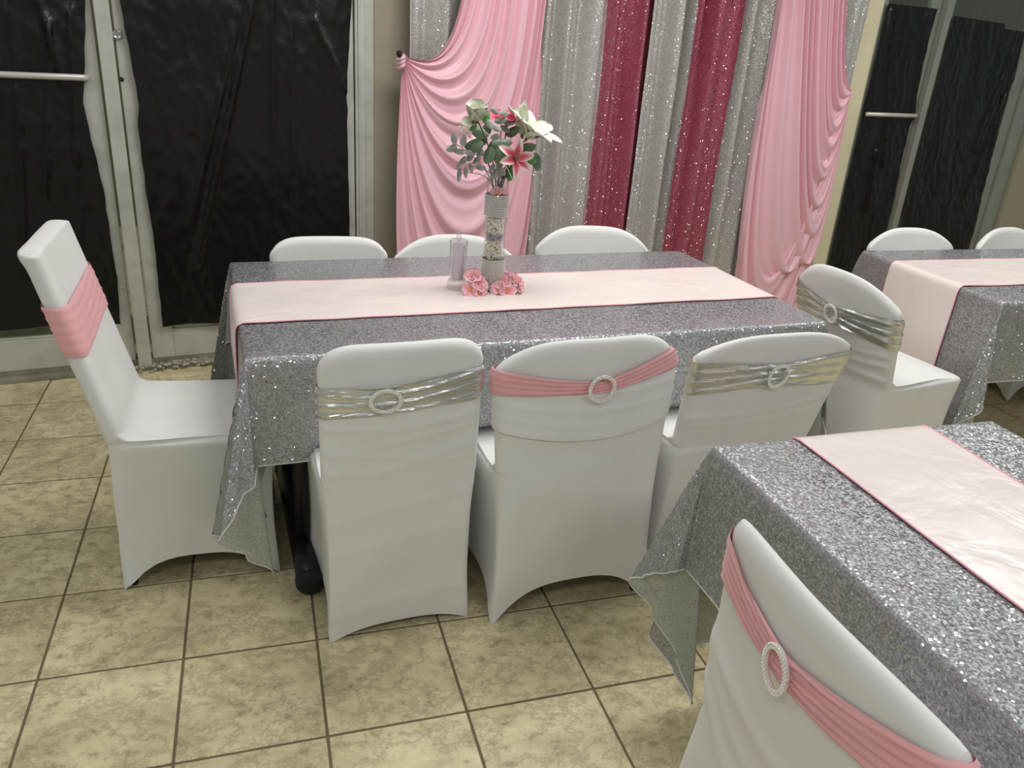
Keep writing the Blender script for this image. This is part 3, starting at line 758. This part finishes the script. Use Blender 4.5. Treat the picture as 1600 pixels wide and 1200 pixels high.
chair('white covered chair with a round-topped back and pink sash, middle of the near side', (.818, 1.765), R(4.5), k2, ('pink_spandex', z2t, z2b, 22, pleats_std(4, .005, -.03), .0075, 3, (-.03, .034, .034, .3)),
      fold=(lambda u: .722+.012*u, lambda u: .604-.03*(1-u*u)+.0*u, 20, (lambda u, v, sd: .004*rid(v*PI*3.2+u*1.1+.4)**2*v + .004*(1-v)), .002, 5))
k3 = Cover(w=.53, ws=.49, wf=.49, H=.842, A=.058, p=2.9, lean=.15, cv=.018, th=.036, depth=.43, hem=(.09, .08, .07, .08), seed=23, mid=.055,
           creases=((.60, .02, -.02, .005, .010, 2), (.57, .01, -.02, .003, .012, 2), (.42, -.02, .03, .005, .01, -1)))
zt_, zb_ = waist(.715, .002, .034, .056, 0, 1.0)
chair('white covered chair with arched back and silver sash, right end of the near side', (1.366, 1.90), R(2.6), k3, ('silver_lame', zt_, zb_, 22, pleats_std(3.4, .010, 0), .003, 4, (.0, .03, .036, 0)))
# chair at the left end of the far right table
k4 = Cover(w=.475, ws=.455, wf=.455, H=.864, A=.095, p=2.6, lean=.135, cv=.055, th=.036, depth=.43, hem=(.06, .06, .06, .06), seed=29, mid=.02,
           creases=((.56, 0, -.02, .005, .008, 2), (.60, 0, -.02, .004, .008, 2), (.50, 0, .0, .006, .01, 2)))
zt_, zb_ = waist(.695, -.012, .03, .058, .0, .9)
chair('white covered chair with silver sash drawn up to the end of the far right table', (2.068, 2.335), R(-80.5), k4, ('silver_lame', zt_, zb_, 22, pleats_std(3.2, .010, 0), .003, 6, (.0, .026, .034, 0)))
# near chair at lower right
k5 = Cover(w=.492, ws=.50, wf=.57, H=.874, A=.022, p=3.0, lean=.03, cv=.03, th=.034, depth=.43, hem=(.09, .08, .07, .08), seed=31, mid=-.0, foot_out=.02,
           creases=((.62, 0, -.05, .006, .022, 0), (.56, -.03, -.09, .006, .02, -1), (.48, -.05, -.10, .007, .025, -1)))
def z5t(u): return .775 + .062*abs(u+.1)**1.25
def z5b(u): return .718 + .03*abs(u+.1)**1.3
chair('white covered chair with pink sash and oval buckle, nearest the camera at lower right', (.698, .703), R(-91), k5, ('pink_spandex', z5t, z5b, 30, pleats_std(5, .006, -.05), .004, 7, (-.08, .026, .037, 0)))
# far side of the main table
f1 = Cover(w=.445, ws=.42, wf=.41, H=.791, A=.05, p=6, lean=.03, cv=.02, th=.04, depth=.42, seed=37, creases=((.74, .02, .01, .004, .012, 0),))
chair('white covered chair with a square-topped back, leftmost behind the table', (.252, 3.117), R(178.4), f1, mat='white_spandex_cream')
f2 = Cover(w=.50, ws=.47, wf=.45, H=.793, A=.079, p=2.77, lean=.042, cv=.03, th=.036, depth=.42, seed=41)
chair('white covered chair with a rounded back, behind the vase and candle', (.752, 3.122), R(176.5), f2, mat='white_spandex_cream')
f3 = Cover(w=.515, ws=.48, wf=.45, H=.806, A=.085, p=3.2, lean=.042, cv=.03, th=.036, depth=.42, seed=43)
chair('white covered chair with a rounded back, right of the vase behind the table', (1.392, 3.22), R(172), f3, mat='white_spandex_cream')
g1 = Cover(w=.50, ws=.47, wf=.45, H=.793, A=.079, p=2.77, lean=.042, cv=.03, th=.036, depth=.42, seed=47)
chair('white covered chair with a rounded back, behind the far right table near its corner', (3.131, 3.242), R(176.5), g1, mat='white_spandex_cream')
g2 = Cover(w=.47, ws=.46, wf=.44, H=.79, A=.082, p=2.7, lean=.041, cv=.03, th=.036, depth=.42, seed=53)
chair('white covered chair cut off by the right edge, behind the far right table', (3.786, 3.266), R(186), g2, mat='white_spandex_cream')

# ---------------------------------------------------------------- centrepiece on the main table
thin_glass('clear_glass', (.98, .98, .98), .03, .75, .04)
thin_glass('clear_acrylic', (.97, .96, .97), .08, .8, .06, (232, 228, 230), .14)
thin_glass('candle_core', (.9, .88, .9), .2, .5, .05, (232, 222, 226), .55)
plain('bead_white', (246, 243, 226), .3)
plain('bead_grey', (176, 170, 180), .3)
plain('white_plastic', (226, 226, 218), .4)
def petal_mat(name, tip, mid, base, rough=.55):
    t = NT(name); uv = t.n('ShaderNodeUVMap').outputs[0]; sep = t.n('ShaderNodeSeparateXYZ'); t.l(uv, sep.inputs[0])
    e = t.math('ABSOLUTE', t.math('SUBTRACT', sep.outputs[0], .5))
    k = t.math('ADD', t.math('MULTIPLY', sep.outputs[1], .8), t.math('MULTIPLY', e, .9))
    t.l(t.ramp(k, [(.12, lin(base)), (.5, lin(mid)), (.85, lin(tip))]), t.b.inputs['Base Color']); t.set(Roughness=rough, Sheen_Weight=.15); M[name] = t.m
petal_mat('white_petal', (222, 222, 204), (222, 224, 200), (196, 208, 144))
petal_mat('lily_petal', (248, 224, 220), (222, 98, 116), (196, 52, 84))
petal_mat('raspberry_petal', (228, 104, 124), (214, 70, 98), (170, 40, 66))
petal_mat('silk_petal', (252, 200, 208), (248, 168, 182), (240, 170, 140))
petal_mat('green_leaf', (104, 122, 94), (90, 112, 80), (112, 130, 98), .42)
petal_mat('bright_leaf', (88, 146, 72), (78, 132, 64), (104, 150, 82), .4)
petal_mat('grey_leaf', (152, 153, 142), (128, 131, 120), (158, 159, 148), .55)
plain('stem_green', (92, 104, 84), .6)
plain('stem_grey', (128, 132, 122), .6)
plain('stamen', (150, 120, 60), .7)
def petal_data(L, Wd, curl, cup, tipp=1.0, ruf=0., seed=0, nu=7, nv=10, neck=.15):
    """petal along +z from the origin, its face towards +y"""
    V = []; UV = []
    for j in range(nv):
        v = j/(nv-1)
        wv = Wd*.5*max(.02, (neck+(1-neck)*math.sin(PI*min(1, (v**.8)*.93+.03))**tipp)) if v < 1 else Wd*.02
        ang = curl*v*v
        for i in range(nu):
            u = -1+2*i/(nu-1)
            y = -cup*(u*u)*wv*1.2 if cup >= 0 else -cup*(u*u)*wv
            y += ruf*math.sin(u*7+seed)*v*v*Wd*.1 + ruf*.5*math.sin(v*9+seed+u*2)*Wd*.05*abs(u)
            z = L*v; yy = y - L*curl*.5*v*v
            zz = L*(v - .12*abs(curl)*v*v*v)
            V.append(Vector((u*wv, yy, zz))); UV.append(((u+1)/2, v))
    return V, grid_faces(nu, nv), UV
def petal_obj(name, dat, mat, parent, mtx):
    V, Fc, UV = dat; return mesh_obj(name, [mtx @ v for v in V], Fc, mat, parent, True, UV)
def frame(o, zdir, ydir):
    z = Vector(zdir).normalized(); y = Vector(ydir); y = (y - z*y.dot(z)).normalized(); x = y.cross(z)
    return Matrix(((x.x, y.x, z.x, o[0]), (x.y, y.y, z.y, o[1]), (x.z, y.z, z.z, o[2]), (0, 0, 0, 1)))
def ax_frame(axis):
    a = Vector(axis).normalized(); h = Vector((0, 0, 1)) if abs(a.z) < .9 else Vector((1, 0, 0)); e1 = h.cross(a).normalized(); e2 = a.cross(e1); return a, e1, e2
def blossom(parent, name, o, axis, n, L, Wd, curl, open_, mat, cup=.3, ruf=0., tipp=1.0, layers=1, seed=0, neck=.15, sub='petal', label=None):
    """a flower: petals set round an axis, parts of the flower head (an anchor mesh, the calyx)"""
    o = Vector(o); a, e1, e2 = ax_frame(axis)
    bm = bmesh.new(); add_lathe(bm, [(.003, -.012), (.006, -.004), (.005, .004), (.001, .008)], 8, o, a); head = bm_obj(name, bm, 'silk_core' if name == 'flower_head' else 'stem_green', parent, True)
    if label: head['label'] = label
    rnd = random.Random(seed)
    for ly in range(layers):
        f = 1-ly*.24; op = open_*(1-ly*.32)
        for k in range(n if layers == 1 else max(3, n-ly)):
            th = 2*PI*k/(n if layers == 1 else max(3, n-ly)) + ly*.6 + rnd.uniform(-.15, .15) + seed
            rad = e1*math.cos(th)+e2*math.sin(th); opn = op+rnd.uniform(-.08, .08)
            d_ = a*math.cos(opn)+rad*math.sin(opn); inn = a*math.sin(opn)-rad*math.cos(opn)
            petal_obj(sub, petal_data(L*f*rnd.uniform(.92, 1.06), Wd*f, curl*rnd.uniform(.8, 1.2), -cup, tipp, ruf, seed+k+ly*3, neck=neck), mat, head, frame(o+rad*.004, d_, inn))
    return head
VX, VY = .742, 2.53
vb = .779
base = thing('display_base', 'round white base under the tall glass vase', 'base', (VX, VY, .7515))
bm = bmesh.new(); add_lathe(bm, [(.034, 0), (.0355, .003), (.0355, .020), (.033, .0255), (.012, .0265)], 32); bm_obj('disc', bm, 'white_plastic', base, True)
bm = bmesh.new(); add_lathe(bm, [(.0362, .0), (.0372, .002), (.0362, .004)], 32); bm_obj('rim', bm, 'stem_green', base, True)
vase = thing('glass_vase', 'tall clear glass cylinder vase with two rhinestone bands and white beads', 'vase', (VX, VY, vb))
VR, VH = .0357, .345
bm = bmesh.new()
seg = 40; prof = [(VR*.2, 0), (VR*.96, 0), (VR, .004), (VR, VH-.003), (VR-.0015, VH), (VR-.003, VH-.002), (VR-.003, .012), (VR*.2, .012)]
add_lathe(bm, prof, seg); bm_obj('glass', bm, 'clear_glass', vase, True)
def stone_band(z0, z1):
    bm = bmesh.new(); add_lathe(bm, [(VR+.0005, z0), (VR+.0022, z0+.0005), (VR+.0022, z1-.0005), (VR+.0005, z1)], 40); bk_ = bm; bm = bmesh.new()
    rows = int((z1-z0)/.0052); n = 46
    for j in range(rows):
        for i in range(n):
            a = 2*PI*i/n; zz = z0+.0026+j*(z1-z0-.0052)/(rows-1)
            c_ = Vector(((VR+.0022)*math.cos(a), (VR+.0022)*math.sin(a), zz)); nn = Vector((math.cos(a), math.sin(a), 0)); tt = Vector((-math.sin(a), math.cos(a), 0)); up = Vector((0, 0, 1)); q = .0020
            tip = bm.verts.new(c_+nn*.0030); vs = [bm.verts.new(c_+tt*sx*q+up*sz*q) for sx, sz in ((-1, -1), (1, -1), (1, 1), (-1, 1))]
            for k in range(4): bm.faces.new((vs[k], vs[(k+1) % 4], tip))
    ob = bm_obj('rhinestone_band', bm, 'rhinestone', vase); bm_obj('setting', bk_, 'stone_setting', ob, True); return ob
stone_band(.003, .080); stone_band(.222, .292)
def beads(name, z0, z1, mat, n, r_, seed):
    rnd = random.Random(seed); bm = bmesh.new()
    for _ in range(n):
        a = rnd.random()*2*PI; rr_ = (VR-.0045-r_)*math.sqrt(rnd.uniform(.55, 1)); bmesh.ops.create_icosphere(bm, subdivisions=1, radius=r_*rnd.uniform(.8, 1.1), matrix=Matrix.Translation((rr_*math.cos(a), rr_*math.sin(a), rnd.uniform(z0, z1))))
    ob = bm_obj(name, bm, mat, vase, True); ob['kind'] = 'stuff'; return ob
beads('bead_filler', .014, .142, 'bead_white', 620, .0042, 1); beads('bead_filler', .142, .166, 'bead_grey', 130, .0046, 2); beads('bead_filler', .166, .218, 'bead_white', 300, .0042, 3)
bouquet = thing('bouquet', 'artificial bouquet of white and pink lilies with grey-green leaves in the vase', 'flowers', (0, 0, 0))
bx = lambda px, py, dy=0: at_y(px, py, VY+dy)
zx = lambda X, Y, dy=0: at_y(660+X/3.3333, 130+Y/3.3333, VY+dy)
neck_ = Vector((VX, VY, vb+VH-.02))
view = lambda P: (Vector((0, 0, HC))-P).normalized()
def stem(P, mat='stem_green', rad=.0022, low=None):
    b0 = low or Vector((VX+random.uniform(-.012, .012), VY+random.uniform(-.012, .012), vb+.245)); n0 = neck_+Vector((random.uniform(-.02, .02), random.uniform(-.02, .02), 0))
    pts = []
    for k in range(11):
        t_ = k/10; a = (1-t_)**2; b = 2*t_*(1-t_); c_ = t_*t_
        pts.append(b0*a+(n0+Vector((0, 0, .05)))*b+P*c_)
    bm = bmesh.new(); add_tube(bm, pts, rad, 6); return bm_obj('stem', bm, mat, bouquet, True)
P = zx(285, 190, .0); stem(P); blossom(bouquet, 'white_rose', P, (-.12, -.35, 1), 5, .062, .068, .25, .42, 'white_petal', .5, .4, .55, 3, 2, .4)
P = zx(285, 195, .0); blossom(bouquet, 'white_rose', P+Vector((-.014, -.01, -.004)), (-.7, -.6, .5), 2, .04, .04, .4, .6, 'white_petal', .4, .3, .6, 1, 4, .3)
P = zx(545, 285, -.01); stem(P); blossom(bouquet, 'white_lily', P, (.42, -.35, .85), 6, .105, .058, .9, .6, 'white_petal', .3, .9, .7, 1, 1, .2)
P = zx(520, 270, .02); stem(P); blossom(bouquet, 'white_lily', P, (-.1, .1, 1), 3, .105, .044, .3, .22, 'white_petal', .5, .5, .8, 1, 2.2, .2)
P = zx(480, 395, -.045); stem(P)
h_ = blossom(bouquet, 'pink_lily', P, (.25, -.9, .30), 6, .068, .030, .85, .98, 'lily_petal', .35, .3, .85, 1, .3, .25, label='pink lily with white petal edges')
for k in range(5):
    bm = bmesh.new(); q = P+Vector((.01*math.cos(k*1.26), -.04, .012+.01*math.sin(k*1.26))); add_tube(bm, [P, (P+q)/2+Vector((0, 0, -.002)), q], [.0012, .001, .0022], 6); bm_obj('stamen', bm, 'stamen', h_, True)
P = zx(440, 215, .035); stem(P); blossom(bouquet, 'raspberry_blossom', P, (.1, -.3, 1), 6, .046, .038, .4, .7, 'raspberry_petal', .3, .6, .6, 2, 1, .3)
P = zx(395, 190, .04); blossom(bouquet, 'raspberry_blossom', P, (-.2, -.4, .9), 5, .036, .03, .4, .8, 'raspberry_petal', .3, .6, .6, 1, 3, .3)
def leaf(X, Y, ang, L, Wd, mat, dy=0, tilt=.3, curl=.4, seed=0):
    """leaf centred on a spot of the bouquet; ang = where the tip points, seen from the front"""
    P = zx(X, Y, dy); n_ = view(P); up = Vector((0, 0, 1)); rt = n_.cross(up).normalized()*-1; up2 = rt.cross(n_)*-1
    if up2.z < 0: up2 = -up2
    if rt.x < 0: rt = -rt
    d_ = (rt*math.cos(R(ang))+up2*math.sin(R(ang))); d_ = (d_ + n_*random.uniform(-tilt, tilt)).normalized()
    face = (n_ + up*.5 + rt*random.uniform(-.4, .4)).normalized()
    return petal_obj('leaf', petal_data(L, Wd, curl*random.uniform(.4, 1), .25, .75, 0, seed, 5, 8, .1), mat, bouquet, frame(P-d_*L*.5, d_, face))
GL = [(265, 322, 190, .064, .046), (345, 375, 250, .058, .038), (402, 385, 285, .060, .044), (418, 308, 10, .068, .034), (300, 250, 160, .06, .044), (555, 330, 20, .055, .036), (330, 240, 60, .05, .036), (360, 330, 220, .05, .036), (470, 250, 40, .05, .03), (300, 300, 200, .05, .034), (440, 350, 320, .045, .03)]
for i, g in enumerate(GL): leaf(*g, 'green_leaf', dy=-.03-.01*(i % 3) if i in (0, 1, 2, 3) else .01, seed=i)
for g in [(555, 385, 330, .062, .040), (592, 412, 285, .060, .032), (458, 470, 250, .060, .034), (335, 175, 80, .045, .026), (262, 232, 220, .03, .016)]: leaf(*g, 'bright_leaf' if g[0] in (555, 458, 335, 262) else 'green_leaf', dy=-.02)
EU = [(163, 283, 100, .042, .021), (150, 338, 200, .038, .024), (215, 297, 85, .040, .022), (190, 352, 170, .042, .020), (208, 402, 215, .038, .022), (190, 478, 265, .046, .015), (225, 467, 275, .036, .014), (254, 443, 285, .034, .014), (305, 437, 350, .036, .020), (430, 154, 5, .038, .020), (412, 192, 15, .044, .022), (382, 228, 150, .040, .022), (376, 142, 150, .032, .019), (455, 202, 10, .040, .021), (436, 238, 340, .042, .020), (378, 278, 200, .034, .020), (245, 385, 240, .032, .022), (185, 430, 250, .026, .012), (376, 470, 240, .036, .022), (400, 478, 300, .034, .022), (250, 360, 170, .034, .022), (280, 400, 220, .034, .020), (300, 365, 200, .03, .02), (400, 440, 280, .032, .02), (420, 460, 310, .03, .02), (360, 440, 230, .03, .018), (350, 210, 120, .034, .02)]
for i, g in enumerate(EU): leaf(*g, 'grey_leaf', dy=-.035 if i not in (9, 10, 12, 13, 14) else .0, tilt=.4, seed=i)
for X, Y in ((165, 310), (195, 470), (412, 175), (240, 430), (400, 460)): stem(zx(X, Y, -.03), 'stem_grey', .0014)
for X, Y in ((300, 330), (400, 390), (570, 390), (560, 330)): stem(zx(X, Y, -.01))
for k, (X, Y) in enumerate(((195, 230), (205, 212), (214, 238), (228, 205), (233, 220), (205, 250), (240, 235))):
    bm = bmesh.new(); bmesh.ops.create_icosphere(bm, subdivisions=2, radius=.0042, matrix=Matrix.Translation(zx(X, Y, .01))); add_tube(bm, [zx(X, Y, .01), zx(255, 290, .01)], .0007, 4); bm_obj('baby_breath_bud', bm, 'bead_white', bouquet, True)
bm = bmesh.new(); add_tube(bm, [zx(430, 420, -.03), zx(465, 490, -.05), zx(490, 545, -.055)], [.001, .001, .0006], 5); bm_obj('trailing_stem', bm, 'bead_white', bouquet, True)
inn = thing('silk_blossom', 'pink silk blossom inside the vase above its upper rhinestone band', 'flower', (VX, VY, vb+.292))
for k, (dx, dy, ax) in enumerate(((-.006, -.012, (-.3, -.8, .5)), (.012, -.008, (.5, -.7, .5)), (0, .01, (0, .2, 1)))):
    blossom(inn, 'flower_head', Vector((dx, dy, .004)), ax, 4, .020, .020, .4, .75, 'silk_petal', .3, .5, .5, 1, k, .4)
# candle
cd_ = thing('led_candle', 'clear acrylic pillar candle with flame-shaped tip, beside the vase', 'candle', (.627, 2.555, .7515))
bm = bmesh.new(); add_lathe(bm, [(.030, 0), (.037, .003), (.037, .008), (.033, .014), (.0335, .020), (.0315, .026), (.028, .03)], 32); bm_obj('foot', bm, 'clear_acrylic', cd_, True)
bm = bmesh.new(); add_lathe(bm, [(.028, .026), (.0285, .03), (.0285, .150), (.031, .154), (.0305, .161), (.026, .164), (.008, .160)], 32); bm_obj('body', bm, 'clear_acrylic', cd_, True)
bm = bmesh.new(); add_lathe(bm, [(.019, .030), (.020, .034), (.020, .146), (.016, .15)], 24); bm_obj('core', bm, 'candle_core', cd_, True)
bm = bmesh.new(); add_lathe(bm, [(.005, .160), (.0085, .168), (.0095, .176), (.007, .187), (.003, .198), (.0008, .204)], 16); bm_obj('flame_tip', bm, 'clear_acrylic', cd_, True)
bm = bmesh.new()
for k in range(6):
    a = k*1.05+.3; add_tube(bm, [(.0295*math.cos(a), .0295*math.sin(a), .156), (.0300*math.cos(a), .0300*math.sin(a), .14-.008*(k % 3)), (.0292*math.cos(a), .0292*math.sin(a), .128-.012*(k % 3))], [.003, .0035, .0028], 6)
bm_obj('wax_drip', bm, 'clear_acrylic', cd_, True)
# silk blossoms lying on the runner
def cluster(label, pts, seed, zero):
    o = thing('silk_flower', label, 'flower', zero)
    for k, (X, Y, dy, ax, L) in enumerate(pts):
        P = zx(X, Y, dy); blossom(o, 'flower_head', P-Vector(zero), ax, 5, L, L*1.05, .55, .95, 'silk_petal', .25, 1.0, .5, 2 if k != 2 else 1, seed+k, .35)
    return o
zl = Vector((.668, 2.475, .751)); zr = Vector((.79, 2.49, .751))
cluster('pink silk flower lying between the candle and the vase', [(265, 1010, -.03, (-.3, -.5, .8), .030), (290, 1045, -.045, (.3, -.7, .6), .032), (250, 1075, -.055, (-.4, -.8, .4), .028), (295, 1090, -.062, (.2, -.9, .3), .026), (258, 990, .0, (-.2, .0, 1), .024)], 1, zl)
cluster('pink silk flower lying right of the vase base', [(420, 1040, -.035, (-.3, -.5, .8), .034), (480, 1035, -.03, (.5, -.4, .7), .034), (440, 1085, -.06, (.0, -.9, .4), .032), (435, 1000, .01, (0, .1, 1), .026), (400, 1075, -.055, (-.6, -.6, .4), .028), (500, 1065, -.045, (.7, -.5, .4), .026)], 11, zr)
